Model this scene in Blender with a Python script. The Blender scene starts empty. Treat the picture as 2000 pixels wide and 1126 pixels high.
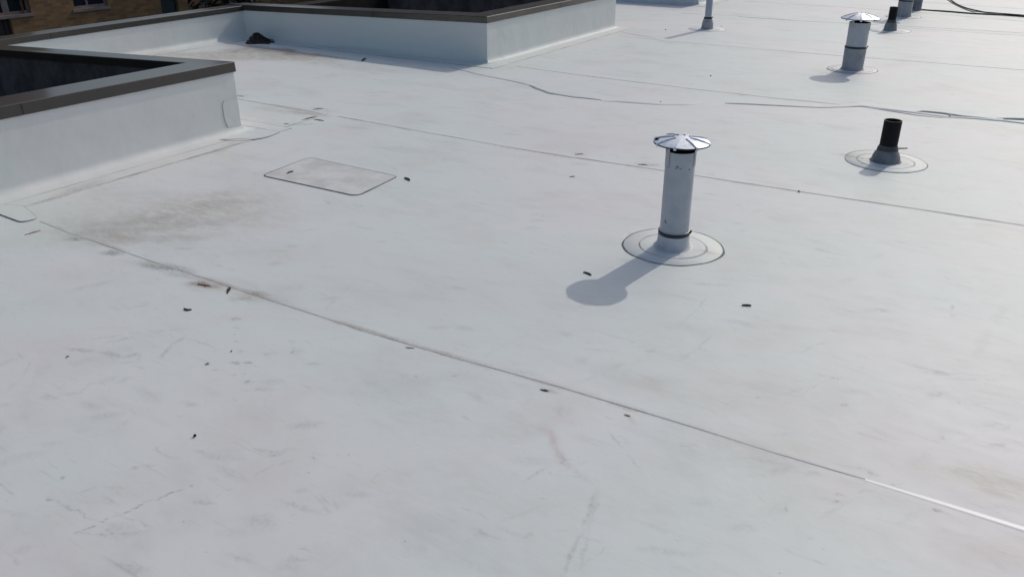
import bpy, bmesh, math, random
import numpy as np
from mathutils import Vector, Matrix
R_ = math.radians
random.seed(7)
S = bpy.context.scene
COL = S.collection

# ------------------------------------------------------------------ camera
FPX, PITCH, ROLL, YAW, CAMH = 1592.5, R_(25.275), R_(-0.14), R_(31.555), 1.6
fw = Vector((-math.sin(YAW)*math.cos(PITCH), math.cos(YAW)*math.cos(PITCH), -math.sin(PITCH)))
rt0 = Vector((math.cos(YAW), math.sin(YAW), 0)); up0 = rt0.cross(fw)
rt = rt0*math.cos(ROLL)+up0*math.sin(ROLL); up = up0*math.cos(ROLL)-rt0*math.sin(ROLL)
cd = bpy.data.cameras.new('camera'); cam = bpy.data.objects.new('camera', cd); COL.objects.link(cam)
m = Matrix.Identity(4)
for i in range(3):
    m[i][0] = rt[i]; m[i][1] = up[i]; m[i][2] = -fw[i]
m[2][3] = CAMH
cam.matrix_world = m
cd.sensor_width = 36; cd.lens = FPX/2000*36; cd.clip_end = 3000; cd.clip_start = .05
S.camera = cam

# ------------------------------------------------------------------ light
SUN_EL, SUN_AZ = 37.9, 82.3            # azimuth measured from +X towards +Y
w = bpy.data.worlds.new('World'); S.world = w; w.use_nodes = True
nt = w.node_tree; bg = nt.nodes['Background']; bg.inputs[1].default_value = 0.15
sky = nt.nodes.new('ShaderNodeTexSky'); sky.sky_type = 'NISHITA'; sky.sun_disc = False
sky.sun_elevation = R_(SUN_EL); sky.sun_rotation = R_(90-SUN_AZ)
sky.air_density = 1.0; sky.dust_density = 3.0; sky.ozone_density = 1.6
nt.links.new(sky.outputs[0], bg.inputs[0])
ld = bpy.data.lights.new('sun', 'SUN'); ld.energy = 2.0; ld.angle = R_(.5); ld.color = (1, .95, .87)
sun = bpy.data.objects.new('sun', ld); COL.objects.link(sun)
sd = Vector((math.cos(R_(SUN_EL))*math.cos(R_(SUN_AZ)), math.cos(R_(SUN_EL))*math.sin(R_(SUN_AZ)), math.sin(R_(SUN_EL))))
sun.rotation_euler = sd.to_track_quat('Z', 'Y').to_euler()
sun.location = (0, 0, 20)
S.view_settings.view_transform = 'Standard'; S.view_settings.look = 'None'
S.view_settings.exposure = -0.50; S.view_settings.gamma = 1

# ------------------------------------------------------------------ helpers
def ray(x, y): return fw + rt*((x-1000)/FPX) - up*((y-563)/FPX)
def g(x, y, z=0.0):                     # photograph point -> point of the plane at height z
    d = ray(x, y); t = (z-CAMH)/d.z
    return Vector((d.x*t, d.y*t, z))
def onx(x, y, X):                       # photograph point -> point of the plane x = X
    d = ray(x, y); t = X/d.x
    return Vector((X, d.y*t, CAMH+d.z*t))

class MB:
    def __init__(s): s.v = []; s.f = []; s.m = []; s.sm = []
    def quad(s, *p, mi=0, smooth=False):
        n = len(s.v); s.v += [tuple(q) for q in p]; s.f.append(tuple(range(n, n+len(p)))); s.m.append(mi); s.sm.append(smooth)
    def grid(s, rows, mi=0, smooth=True, close=False):
        n = len(s.v); k = len(rows[0])
        for r in rows: s.v += [tuple(q) for q in r]
        for i in range(len(rows)-1):
            for j in range(k if close else k-1):
                a = n+i*k+j; b = n+i*k+(j+1) % k
                s.f.append((a, b, b+k, a+k)); s.m.append(mi[j] if isinstance(mi, list) else mi); s.sm.append(smooth)
    def box(s, a, b, mi=0):
        x0, y0, z0 = a; x1, y1, z1 = b
        P = [(x0,y0,z0),(x1,y0,z0),(x1,y1,z0),(x0,y1,z0),(x0,y0,z1),(x1,y0,z1),(x1,y1,z1),(x0,y1,z1)]
        for q in ((0,3,2,1),(4,5,6,7),(0,1,5,4),(1,2,6,5),(2,3,7,6),(3,0,4,7)): s.quad(*[P[i] for i in q], mi=mi)
    def lathe(s, prof, n=48, c=(0, 0), mi=0, smooth=True):
        rows = [[(c[0]+r*math.cos(2*math.pi*i/n), c[1]+r*math.sin(2*math.pi*i/n), z) for i in range(n)] for r, z in prof]
        s.grid(rows, mi, smooth, close=True)
    def tube(s, pts, r, n=10, mi=0, cap=True):
        pts = [Vector(p) for p in pts]; rows = []; ref = Vector((0, 0, 1))
        rs = r if isinstance(r, (list, tuple)) else [r]*len(pts)
        for i, p in enumerate(pts):
            t = (pts[min(i+1, len(pts)-1)]-pts[max(i-1, 0)]).normalized()
            u = t.cross(ref); u = u.normalized() if u.length > 1e-3 else t.cross(Vector((0, 1, 0))).normalized()
            v = u.cross(t)
            rows.append([p+(u*math.cos(2*math.pi*k/n)+v*math.sin(2*math.pi*k/n))*rs[i] for k in range(n)])
        s.grid(rows, mi, True, close=True)
        if cap: s.quad(*rows[0], mi=mi); s.quad(*rows[-1][::-1], mi=mi)
    def build(s, name, mats, parent=None, loc=None):
        me = bpy.data.meshes.new(name)
        off = Vector(loc) if loc is not None else Vector((0, 0, 0))
        me.from_pydata([tuple(Vector(q)-off) for q in s.v], [], s.f)
        for mt in (mats if isinstance(mats, list) else [mats]): me.materials.append(mt)
        for p, mi, sm in zip(me.polygons, s.m, s.sm): p.material_index = mi; p.use_smooth = sm
        bm = bmesh.new(); bm.from_mesh(me); bmesh.ops.remove_doubles(bm, verts=bm.verts, dist=1e-5)
        bmesh.ops.recalc_face_normals(bm, faces=bm.faces); bm.to_mesh(me); bm.free()
        o = bpy.data.objects.new(name, me); COL.objects.link(o)
        if parent: o.parent = parent
        elif loc is not None: o.location = off
        return o
def tag(o, label=None, cat=None, group=None, kind=None):
    for k, v in (('label', label), ('category', cat), ('group', group), ('kind', kind)):
        if v: o[k] = v
    return o
def empty(name, loc, label, cat, group=None):
    o = bpy.data.objects.new(name, None); COL.objects.link(o); o.location = loc; o.empty_display_size = .1
    return tag(o, label, cat, group)

def sweep(mb, path, prof, mi=0, smooth=False, ends=True, wseg=None, dz=None):
    # path: xy points, the side to the right of travel is 'outward'; prof: (outward offset, z)
    # wseg: factor per segment for the inner offsets; dz: height change per point for the upper part
    P = [Vector((p[0], p[1])) for p in path]; rows = []; n_ = len(P)
    for i, p in enumerate(P):
        d0 = (p-P[i-1]).normalized() if i else (P[1]-p).normalized()
        d1 = (P[i+1]-p).normalized() if i < n_-1 else d0
        n0 = Vector((d0.y, -d0.x)); n1 = Vector((d1.y, -d1.x))
        w0 = wseg[max(i-1, 0)] if wseg else 1; w1 = wseg[min(i, n_-2)] if wseg else 1
        row = []
        for o, z in prof:
            o0, o1 = (o*w0, o*w1) if o < -.05 else (o, o)
            det = n0.x*n1.y-n0.y*n1.x
            if abs(det) > .05: v = Vector(((o0*n1.y-o1*n0.y)/det, (n0.x*o1-n1.x*o0)/det))
            else:
                n = (n0+n1).normalized(); v = n*((o0+o1)/2)
            row.append((p.x+v.x, p.y+v.y, z+(dz[i] if dz and z > .2 else 0)))
        rows.append(row)
    mb.grid(rows, mi, smooth)
    if ends and len(prof) > 2:
        mb.quad(*rows[0], mi=mi if not isinstance(mi, list) else 0); mb.quad(*rows[-1][::-1], mi=mi if not isinstance(mi, list) else 0)
def subdiv(path, step):
    out = []
    for a, b in zip(path[:-1], path[1:]):
        a = Vector(a[:2]); b = Vector(b[:2]); n = max(1, int((b-a).length/step))
        out += [a+(b-a)*(i/n) for i in range(n)]
    return out+[Vector(path[-1][:2])]

# ------------------------------------------------------------------ materials
def newmat(name):
    mt = bpy.data.materials.new(name); mt.use_nodes = True
    nt = mt.node_tree; b = nt.nodes['Principled BSDF']; return mt, nt, b
def N(nt, typ, **kw):
    n = nt.nodes.new(typ)
    for k, v in kw.items():
        if k.startswith('_'): setattr(n, k[1:], v)
    return n
def mth(nt, op, a, b=None, clamp=False):
    n = nt.nodes.new('ShaderNodeMath'); n.operation = op; n.use_clamp = clamp
    for i, x in enumerate((a, b)):
        if x is None: continue
        if isinstance(x, (int, float)): n.inputs[i].default_value = x
        else: nt.links.new(x, n.inputs[i])
    return n.outputs[0]
def noise(nt, vec, scale, detail=3, rough=.55, dist=0):
    n = nt.nodes.new('ShaderNodeTexNoise'); n.inputs['Scale'].default_value = scale; n.inputs['Detail'].default_value = detail
    n.inputs['Roughness'].default_value = rough; n.inputs['Distortion'].default_value = dist
    if vec is not None: nt.links.new(vec, n.inputs['Vector'])
    return n
def mrange(nt, val, a, b, c=0, d=1, smooth=True):
    n = nt.nodes.new('ShaderNodeMapRange'); n.interpolation_type = 'SMOOTHSTEP' if smooth else 'LINEAR'
    for i, x in enumerate((a, b, c, d)): n.inputs[i+1].default_value = x
    nt.links.new(val, n.inputs[0]); return n.outputs[0]
def mixc(nt, fac, a, b):
    n = nt.nodes.new('ShaderNodeMix'); n.data_type = 'RGBA'
    if isinstance(fac, (int, float)): n.inputs[0].default_value = fac
    else: nt.links.new(fac, n.inputs[0])
    for i, x in ((6, a), (7, b)):
        if isinstance(x, tuple): n.inputs[i].default_value = (*x, 1)
        else: nt.links.new(x, n.inputs[i])
    return n.outputs[2]
def mapping(nt, vec, loc=(0,0,0), rot=(0,0,0), sc=(1,1,1), typ='POINT'):
    n = nt.nodes.new('ShaderNodeMapping'); n.vector_type = typ
    n.inputs['Location'].default_value = loc; n.inputs['Rotation'].default_value = rot; n.inputs['Scale'].default_value = sc
    nt.links.new(vec, n.inputs['Vector']); return n.outputs[0]
def bump(nt, bsdf, h, strength, dist):
    n = nt.nodes.new('ShaderNodeBump'); n.inputs['Strength'].default_value = strength; n.inputs['Distance'].default_value = dist
    nt.links.new(h, n.inputs['Height']); nt.links.new(n.outputs[0], bsdf.inputs['Normal'])

WHITE_A, WHITE_B = (.645, .695, .665), (.688, .69, .678)
STAINS = {'tan': [], 'grey': [], 'rust': [], 'pink': []}
def stain(kind, x, y, rx, ry=None, rot=0, s=1., soft=1.0):           # patch of dirt or tint at the roof point seen there
    STAINS[kind].append((g(x, y), rx, ry or rx, rot, s, soft))
def streak(kind, pts, wd, s=1., soft=1.):
    q = [g(*p) for p in pts]
    for a, b in zip(q[:-1], q[1:]):
        d = b-a; STAINS[kind].append(((a+b)/2, d.length/2*1.12+wd*.5, wd, math.atan2(d.y, d.x), s, soft))
# dirt pond beside the near court
stain('tan', 330, 425, .95, .5, .6, .30); stain('tan', 250, 455, .6, .34, .7, .28); stain('tan', 400, 395, .55, .32, .9, .26); stain('tan', 380, 490, .8, .35, .5, .24); stain('rust', 280, 470, .5, .2, .5, .07); stain('rust', 230, 450, .3, .15, .5, .08)
stain('tan', 230, 470, .22, .12, .5, .4); stain('tan', 440, 375, .3, .15, .9, .3); stain('tan', 520, 350, .5, .3, .4, .18)
stain('grey', 300, 430, .3, .12, .5, .35); stain('grey', 360, 440, .35, .08, .8, .3); stain('grey', 190, 455, .25, .1, .6, .3)
# along the near lap
stain('grey', 148, 466, .07, .035, .3, .9); stain('grey', 220, 494, .08, .04, .3, 1.0); stain('tan', 300, 515, .16, .05, .3, .7); stain('grey', 325, 523, .2, .05, .25, .9)
stain('grey', 370, 540, .2, .035, .2, .5)
stain('rust', 397, 556, .10, .042, .3, .9); stain('rust', 500, 576, .10, .035, .2, .35); stain('rust', 397, 556, .04, .013, .2, 1.0); stain('tan', 405, 558, .16, .06, .3, .9)
stain('tan', 490, 580, .14, .07, .3, .8); stain('rust', 480, 583, .055, .022, .2, .35); stain('rust', 515, 572, .06, .012, .1, .4)
stain('grey', 790, 665, .1, .02, .1, .4); stain('grey', 1010, 725, .12, .015, .05, .3); stain('grey', 1230, 795, .14, .015, .05, .4)
stain('pink', 455, 620, .13, .07, 1.0, .5)
# foot-shaped scuffs below
for x, y, r, s in ((459,622,.03,.6),(462,640,.018,.6),(458,652,.013,.6),(462,665,.012,.5),(470,686,.02,.35),(483,708,.02,.8),(460,708,.028,.7),(480,730,.01,.5),(481,746,.017,.8),(430,520,.03,.3),(425,500,.03,.25)):
    stain('grey', x, y, r, r*.55, .3, s)
streak('grey', [(130,680),(190,686),(240,697),(272,689)], .018, .45); streak('grey', [(200,670),(275,654)], .01, .4); streak('grey', [(273,688),(268,705),(230,710)], .01, .28)
streak('grey', [(312,700),(338,672),(362,657)], .012, .55); streak('grey', [(170,663),(280,648),(370,642)], .009, .28); streak('grey', [(368,660),(430,682)], .009, .28)
streak('grey', [(135,1047),(225,1008),(300,975)], .0045, .8); streak('grey', [(300,975),(360,953)], .006, .85); streak('grey', [(95,974),(195,1018)], .005, .4)
stain('grey', 95, 978, .012, .006, .6, .8); stain('grey', 372, 949, .007, .006, 0, .9)
streak('grey', [(205,1030),(225,1048),(255,1035)], .01, .35); stain('grey', 230, 1028, .05, .03, .4, .2)
streak('grey', [(1165,955),(1140,1030),(1095,1126)], .012, .38); streak('grey', [(1168,960),(1150,1040),(1130,1110)], .008, .22)
for x, y, rx, ry, s in ((500,1020,.07,.04,.26),(520,880,.05,.012,.3),(535,887,.03,.01,.5),(500,876,.02,.008,.45),(600,830,.07,.03,.28),(400,980,.05,.012,.35),(590,990,.1,.015,.25),(375,790,.03,.015,.35),(420,890,.06,.025,.25),
      (580,1093,.05,.01,.35),(470,1090,.05,.012,.28),(260,1110,.08,.02,.3),(700,965,.05,.02,.25),(205,810,.08,.03,.22),(180,790,.06,.03,.2),(90,775,.05,.02,.25),(850,740,.2,.06,.13),(125,932,.012,.01,.7),(510,760,.08,.015,.22),(530,745,.06,.03,.25),
      (1830,770,.06,.025,.35),(1690,920,.05,.02,.5),(1530,915,.07,.02,.35),(1500,900,.12,.012,.2),(1826,995,.018,.014,.9),(1640,965,.02,.01,.7),(1632,978,.02,.01,.8),(1535,992,.008,.008,.8),(1650,790,.015,.01,.5),(1480,777,.02,.008,.4),
      (1950,868,.04,.015,.45),(1880,730,.2,.012,.25),(1900,740,.2,.01,.25),(1860,600,.01,.04,.6),(1862,615,.014,.02,.4),(1340,638,.16,.06,.14),(1270,685,.03,.015,.4),(1550,640,.2,.03,.12),(1375,555,.1,.015,.3),(1410,556,.05,.02,.25),
      (610,710,.04,.02,.3),(815,735,.02,.012,.6),(885,733,.01,.008,.7),(570,687,.009,.02,.6),(405,711,.018,.009,.8),(420,722,.03,.008,.35),(1390,430,.05,.02,.2),(1440,400,.012,.03,.35),(1450,450,.04,.02,.2),
      (1130,320,.1,.03,.3),(1180,286,.1,.025,.25),(1000,262,.1,.03,.22),(880,210,.12,.03,.25),(980,195,.1,.03,.25),(1010,255,.06,.02,.3),(730,187,.08,.025,.3),(790,183,.06,.02,.35),(850,212,.03,.015,.5),(1160,250,.03,.02,.4),(1210,110,.15,.05,.25),
      (1360,90,.1,.05,.3),(1420,115,.2,.03,.25),(1050,430,.06,.03,.25),(1040,445,.05,.03,.2),(570,480,.05,.025,.3),(545,490,.06,.02,.3),(360,485,.06,.03,.35),(600,450,.08,.02,.22),(480,440,.08,.03,.25),(1350,165,.04,.02,.5),(1663,200,.1,.03,.5),(1860,185,.03,.02,.6)):
    stain('grey', x, y, rx, ry, random.uniform(.1, .9), s)
streak('grey', [(1970,590),(1935,640),(1900,700)], .03, .15)
# rest of dirty places, and pinkish tints
stain('rust', 1066, 762, .024, .01, 0, .85); stain('tan', 1075, 764, .05, .018, .2, .6); stain('tan', 1228, 812, .025, .01, -.3, .9); streak('tan', [(1228,812),(1245,830)], .014, .5)
streak('pink', [(1098,790),(1090,815)], .04, .35); streak('pink', [(1050,832),(1078,845)], .035, .55); streak('pink', [(1075,840),(1085,875)], .035, .6); streak('pink', [(1085,875),(1108,912)], .025, .5); stain('pink', 1100, 820, .09, .05, .4, .28); streak('tan', [(1055,833),(1078,845),(1085,875),(1106,910)], .022, .42); streak('grey', [(1075,845),(1085,872),(1104,908)], .014, .22); streak('grey', [(1098,790),(1092,815)], .012, .18)
stain('rust', 802, 679, .03, .008, .1, .35); stain('tan', 1590, 925, .03, .018, .5, .7)
stain('tan', 1980, 960, .35, .12, .1, .5); stain('tan', 1930, 940, .35, .08, .1, .35); stain('tan', 1995, 1090, .2, .1, .3, .4)
stain('pink', 1850, 900, .6, .4, .2, .32); stain('pink', 1960, 1060, .35, .3, .2, .4); stain('pink', 850, 560, 1.0, .5, .2, .25); stain('pink', 60, 680, .4, .2, .3, .35); stain('pink', 60, 1090, .2, .12, .3, .3); stain('pink', 130, 560, .4, .2, .3, .25); stain('pink', 1200, 410, .8, .4, .2, .25)  # pink tints; the lower right ones paint a warm glow into the colour
# junction at the near court's corner
stain('tan', 560, 215, .5, .16, .2, .7); stain('rust', 560, 210, .4, .05, .0, .3); stain('rust', 600, 222, .25, .06, .05, .4); stain('tan', 500, 240, .3, .08, .4, .55); stain('grey', 625, 212, .12, .03, .1, .8); stain('rust', 590, 243, .16, .025, .7, .45)
stain('grey', 700, 250, .2, .06, .3, .3); stain('pink', 660, 260, .5, .2, .2, .4); stain('pink', 1130, 270, 1.0, .4, .2, .3)
stain('rust', 1132, 301, .06, .02, .1, .6); stain('rust', 1258, 322, .08, .02, .1, .7); stain('grey', 1280, 322, .07, .02, .1, .6); stain('tan', 1118, 345, .04, .02, 0, .7); stain('grey', 1390, 342, .03, .015, 0, .6)
# the dirty outlet corner between the courts
stain('tan', 520, 108, .75, .45, .5, .95); stain('tan', 440, 108, .9, .25, .6, .8); stain('tan', 620, 118, 1.1, .18, -.1, .6); stain('rust', 560, 103, .6, .1, -.05, .22); stain('rust', 500, 98, .3, .1, .2, .2)
stain('grey', 530, 95, .42, .07, -.05, 1.1); stain('grey', 600, 108, .35, .05, .02, .9); stain('grey', 640, 112, .4, .03, .05, .7); stain('tan', 360, 105, .8, .2, .5, .55)
streak('rust', [(455,103),(470,97),(500,92)], .05, .6); streak('grey', [(630,112),(705,121),(800,131),(870,141)], .03, .55); streak('grey', [(620,93),(700,97),(760,104)], .05, .6); stain('grey', 670, 128, .12, .02, 0, .5); stain('grey', 730, 143, .14, .03, 0, .4); stain('tan', 760, 140, .4, .08, .1, .4)
stain('tan', 1365, 8, .3, .3, 0, .6); stain('pink', 1390, 10, 1.0, .5, 0, .5)
stain('tan', 1340, 20, .5, .2, 0, .35); stain('grey', 1320, 22, .12, .05, 0, .5); stain('grey', 1310, 18, .2, .05, 0, .3)
stain('tan', 520, 106, .9, .4, .3, .9); stain('tan', 520, 101, .6, .2, -.05, .7); stain('grey', 520, 104, .7, .2, 0, .35); stain('grey', 500, 93, .45, .20, -.1, 1.2); stain('rust', 500, 96, .6, .22, -.1, .3); stain('grey', 560, 101, .6, .15, -.05, 1.1); stain('grey', 640, 111, .6, .10, .0, .95); stain('rust', 590, 106, .7, .12, 0, .3); stain('grey', 720, 122, .5, .05, .02, .6); stain('tan', 540, 112, .8, .25, 0, .8); stain('tan', 470, 105, .6, .3, .5, .9); stain('grey', 460, 97, .3, .1, .5, .5); stain('rust', 430, 103, .4, .15, .6, .12); stain('tan', 300, 112, 1.2, .4, .4, .5)
stain('tan', 300, 410, .9, .5, .7, .3); stain('tan', 450, 420, .6, .35, .6, .22); stain('grey', 270, 430, .4, .15, .6, .22); stain('grey', 420, 400, .3, .1, .8, .25); stain('grey', 340, 465, .35, .06, .7, .3)
rs = random.Random(21)
for path, n, hi in ((((78,432),(300,510),(500,575),(700,640),(900,700)), 34, .5), (((900,700),(1100,757),(1400,849),(1700,938)), 16, .28), (((660,227),(1050,297),(1350,341),(1700,394),(2000,440)), 34, .5), (((1010,130),(1362,175),(1640,204)), 16, .4), (((1300,80),(1640,109),(2000,137)), 16, .4), (((50,402),(200,358),(480,278)), 22, .5), (((960,140),(1180,95)), 10, .4)):
    for k in range(n):
        u = rs.random()*(len(path)-1); a = int(u); f = u-a; x = path[a][0]+(path[a+1][0]-path[a][0])*f; y = path[a][1]+(path[a+1][1]-path[a][1])*f
        d = g(path[a+1][0], path[a+1][1])-g(path[a][0], path[a][1])
        stain(rs.choice(('grey', 'tan', 'grey', 'rust')), x, y+rs.uniform(-1, 3), rs.uniform(.05, .22), rs.uniform(.008, .022), math.atan2(d.y, d.x), rs.uniform(.12, hi))
for k in range(150):                         # footprints and scuffs all over
    x = rs.uniform(-30, 2000); y = rs.uniform(170, 1126)
    stain('grey', x, y, rs.uniform(.02, .11), rs.uniform(.008, .035), rs.uniform(-.4, 1.4), rs.uniform(.08, .26), rs.uniform(.3, 1))
for k in range(40):
    x = rs.uniform(-30, 2000); y = rs.uniform(250, 1126)
    stain(rs.choice(('tan', 'pink', 'tan')), x, y, rs.uniform(.1, .5), rs.uniform(.05, .2), rs.uniform(0, 1.2), rs.uniform(.10, .25))
for k in range(30):
    x = rs.uniform(-30, 2000); y = rs.uniform(600, 1126); a = rs.uniform(-.9, .9); L = rs.uniform(15, 60); bnd = rs.uniform(-10, 10)
    streak('grey', [(x, y), (x+L*math.cos(a), y+L*math.sin(a)+bnd), (x+2*L*math.cos(a), y+2*L*math.sin(a))], rs.uniform(.003, .007), rs.uniform(.15, .35))
# about the pipes
stain('rust', 1387, 494, .05, .02, 0, .45); stain('tan', 1390, 495, .09, .04, 0, .8); stain('rust', 1655, 305, .07, .05, 0, .45); stain('tan', 1650, 303, .12, .06, 0, .8); stain('rust', 1683, 310, .07, .02, .2, .8); stain('tan', 1690, 315, .1, .06, 0, .9); stain('tan', 1770, 323, .08, .05, 0, .8)

def membrane(name, wallmode=False):
    mt, nt, b = newmat(name)
    geo = nt.nodes.new('ShaderNodeNewGeometry'); P = geo.outputs['Position']
    big = noise(nt, P, .55, 4, .55)
    col = mixc(nt, mrange(nt, big.outputs[0], .40, .62), WHITE_A, WHITE_B)
    cl = noise(nt, mapping(nt, P, loc=(3, 1, 0)), 1.3, 5, .6, .3)
    col = mixc(nt, mrange(nt, cl.outputs[0], .5, .72, 0, .12 if wallmode else .35), col, (.60, .555, .50))
    mid = noise(nt, mapping(nt, P, rot=(0, 0, .6), sc=(1, 2.2, 1)), 1.7, 7, .66, .4)
    col = mixc(nt, mrange(nt, mid.outputs[0], .48, .74, 0, .12 if wallmode else .34), col, (.46, .465, .45))
    sm = noise(nt, mapping(nt, P, rot=(0, 0, .75), sc=(3, 9, 3)), 2.4, 7, .70, .6)
    col = mixc(nt, mrange(nt, sm.outputs[0], .585, .73, 0, .06 if wallmode else .38), col, (.36, .365, .36))
    gate = mrange(nt, big.outputs['Color'], .35, .6, .25, 1)
    for rot, sc, seed, amt in ((.55, (1.6, 46, 1), 4, .30), (-.5, (2.2, 60, 1), 9, .22), (1.2, (2, 52, 1), 15, .22)) if not wallmode else ():
        scr = noise(nt, mapping(nt, P, loc=(seed, seed*.7, 0), rot=(0, 0, rot), sc=sc), 1.5, 3, .5, .25)
        col = mixc(nt, mth(nt, 'MULTIPLY', mrange(nt, scr.outputs[0], .66, .74, 0, amt), gate), col, (.38, .38, .375))
    spk = noise(nt, mapping(nt, P, rot=(0, 0, .3), sc=(1, 1.7, 1)), 30, 3, .55)
    col = mixc(nt, mrange(nt, spk.outputs[0], .70, .78, 0, .12 if wallmode else .5), col, (.28, .27, .255))
    rough = mrange(nt, sm.outputs[0], .3, .8, .56, .62)
    if True:
        at = nt.nodes.new('ShaderNodeAttribute'); at.attribute_name = 'dirt'
        sep = nt.nodes.new('ShaderNodeSeparateColor'); nt.links.new(at.outputs['Color'], sep.inputs[0])
        masks = {'tan': sep.outputs[0], 'grey': sep.outputs[1], 'rust': sep.outputs[2], 'pink': at.outputs['Alpha']}
        brk = noise(nt, mapping(nt, P, rot=(0, 0, .8), sc=(1, 2.5, 1)), 9, 7, .72)
        brkf = mrange(nt, brk.outputs[0], .36, .64, .28, .92)
        fine = noise(nt, P, 70, 3, .6); finef = mrange(nt, fine.outputs[0], .35, .62, .35, 1.0)
        cols = {'tan': (.47, .435, .36), 'grey': (.17, .175, .18), 'rust': (.20, .11, .055), 'pink': (.66, .585, .60)}
        for kind in ('pink', 'tan', 'grey', 'rust'):
            tot = masks[kind]
            f = mth(nt, 'MULTIPLY', tot, {'pink': .8, 'tan': brkf, 'grey': finef, 'rust': finef}[kind], True)
            if kind == 'grey': f = mth(nt, 'MULTIPLY', f, .78)
            if kind == 'tan': f = mth(nt, 'MULTIPLY', f, .9)
            col = mixc(nt, f, col, cols[kind])
    nt.links.new(col, b.inputs['Base Color']); nt.links.new(rough, b.inputs['Roughness'])
    b.inputs['Specular IOR Level'].default_value = .5
    und = noise(nt, P, 2.6 if wallmode else 9, 3, .5); fin = noise(nt, P, 95, 3, .6)
    h = mth(nt, 'ADD', und.outputs[0], mth(nt, 'MULTIPLY', fin.outputs[0], .0 if wallmode else .10))
    bump(nt, b, h, .4, .03 if wallmode else .004)
    return mt
def plain(name, col, rough=.5, metal=0., var=.12, scale=12, bmp=0., col2=None, spec=.5):
    mt, nt, b = newmat(name)
    geo = nt.nodes.new('ShaderNodeNewGeometry'); P = geo.outputs['Position']
    n = noise(nt, P, scale, 5, .6)
    c2 = col2 or tuple(c*(1-var*2) for c in col)
    c1 = tuple(min(1, c*(1+var)) for c in col)
    nt.links.new(mixc(nt, mrange(nt, n.outputs[0], .3, .7), c1, c2), b.inputs['Base Color'])
    b.inputs['Roughness'].default_value = rough; b.inputs['Metallic'].default_value = metal; b.inputs['Specular IOR Level'].default_value = spec
    if bmp: bump(nt, b, n.outputs[0], .5, bmp)
    return mt
def dirtline(name, dark, light, sc=5, lo=.35, hi=.65):
    mt, nt, b = newmat(name)
    geo = nt.nodes.new('ShaderNodeNewGeometry')
    n = noise(nt, geo.outputs['Position'], sc, 5, .65)
    nt.links.new(mixc(nt, mrange(nt, n.outputs[0], lo, hi), dark, light), b.inputs['Base Color']); b.inputs['Roughness'].default_value = .8
    return mt
M = {}
M['roof'] = membrane('roof_membrane'); M['wall'] = membrane('wall_membrane', True)
M['lap'] = dirtline('lap_dirt', (.34, .33, .32), (.60, .59, .57), 4)
M['lapdark'] = dirtline('lap_gap', (.19, .19, .19), (.46, .46, .45), 5)
M['lapfaint'] = dirtline('lap_faint', (.36, .36, .37), (.60, .60, .61), 2.5)
M['seal'] = dirtline('edge_sealant', (.05, .05, .052), (.20, .20, .20), 9)
M['sealsoft'] = dirtline('edge_sealant_worn', (.16, .16, .16), (.40, .39, .38), 6)
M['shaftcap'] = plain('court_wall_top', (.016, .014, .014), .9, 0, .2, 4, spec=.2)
M['lapring'] = dirtline('lap_ring', (.25, .25, .25), (.55, .55, .55), 5)
M['coping'] = plain('bronze_coping', (.030, .025, .020), .45, 0, .10, 3, spec=.4)
_b = M['coping'].node_tree.nodes['Principled BSDF']; _b.inputs['Coat Weight'].default_value = .6; _b.inputs['Coat Roughness'].default_value = .16; _b.inputs['Coat IOR'].default_value = 1.6
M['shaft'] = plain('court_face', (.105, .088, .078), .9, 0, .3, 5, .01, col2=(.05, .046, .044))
M['pipe'] = plain('vent_pipe_metal', (.45, .475, .52), .45, .3, .05, 9)
M['cap'] = plain('vent_cap_metal', (.66, .70, .76), .45, .45, .10, 26)
M['dark'] = plain('vent_dark_inside', (.012, .012, .013), .8, 0, .2)  # near-black colour paints the shade inside pipes and under caps
M['boot'] = plain('boot_rubber', (.36, .365, .375), .6, 0, .1, 14)
M['bootw'] = plain('boot_white', (.60, .60, .61), .5, 0, .08, 14)
M['bootd'] = plain('boot_grey_dark', (.215, .22, .23), .6, 0, .12, 16)
M['clamp'] = plain('clamp_band', (.05, .05, .055), .45, .5, .2, 30)
M['collar'] = plain('boot_lip', (.07, .068, .066), .6, 0, .2, 25)
M['abs'] = plain('black_plastic', (.006, .006, .0065), .6, 0, .2, 20, spec=.25)
M['weld'] = plain('weld_bead', (.70, .70, .70), .43, 0, .03, 5)
M['cable'] = plain('cable_black', (.02, .02, .022), .5, 0, .2, 30)
M['leafd'] = plain('leaf_dark', (.055, .040, .031), .8, 0, .3, 40)
M['leafb'] = plain('leaf_brown', (.16, .095, .055), .8, 0, .25, 60)
M['leaft'] = plain('leaf_tan', (.34, .22, .14), .8, 0, .25, 60)
M['pinkleaf'] = plain('leaf_faded', (.42, .30, .28), .8, 0, .2, 60)
M['greybit'] = plain('grit_grey', (.13, .13, .13), .8, 0, .2, 60)

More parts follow.
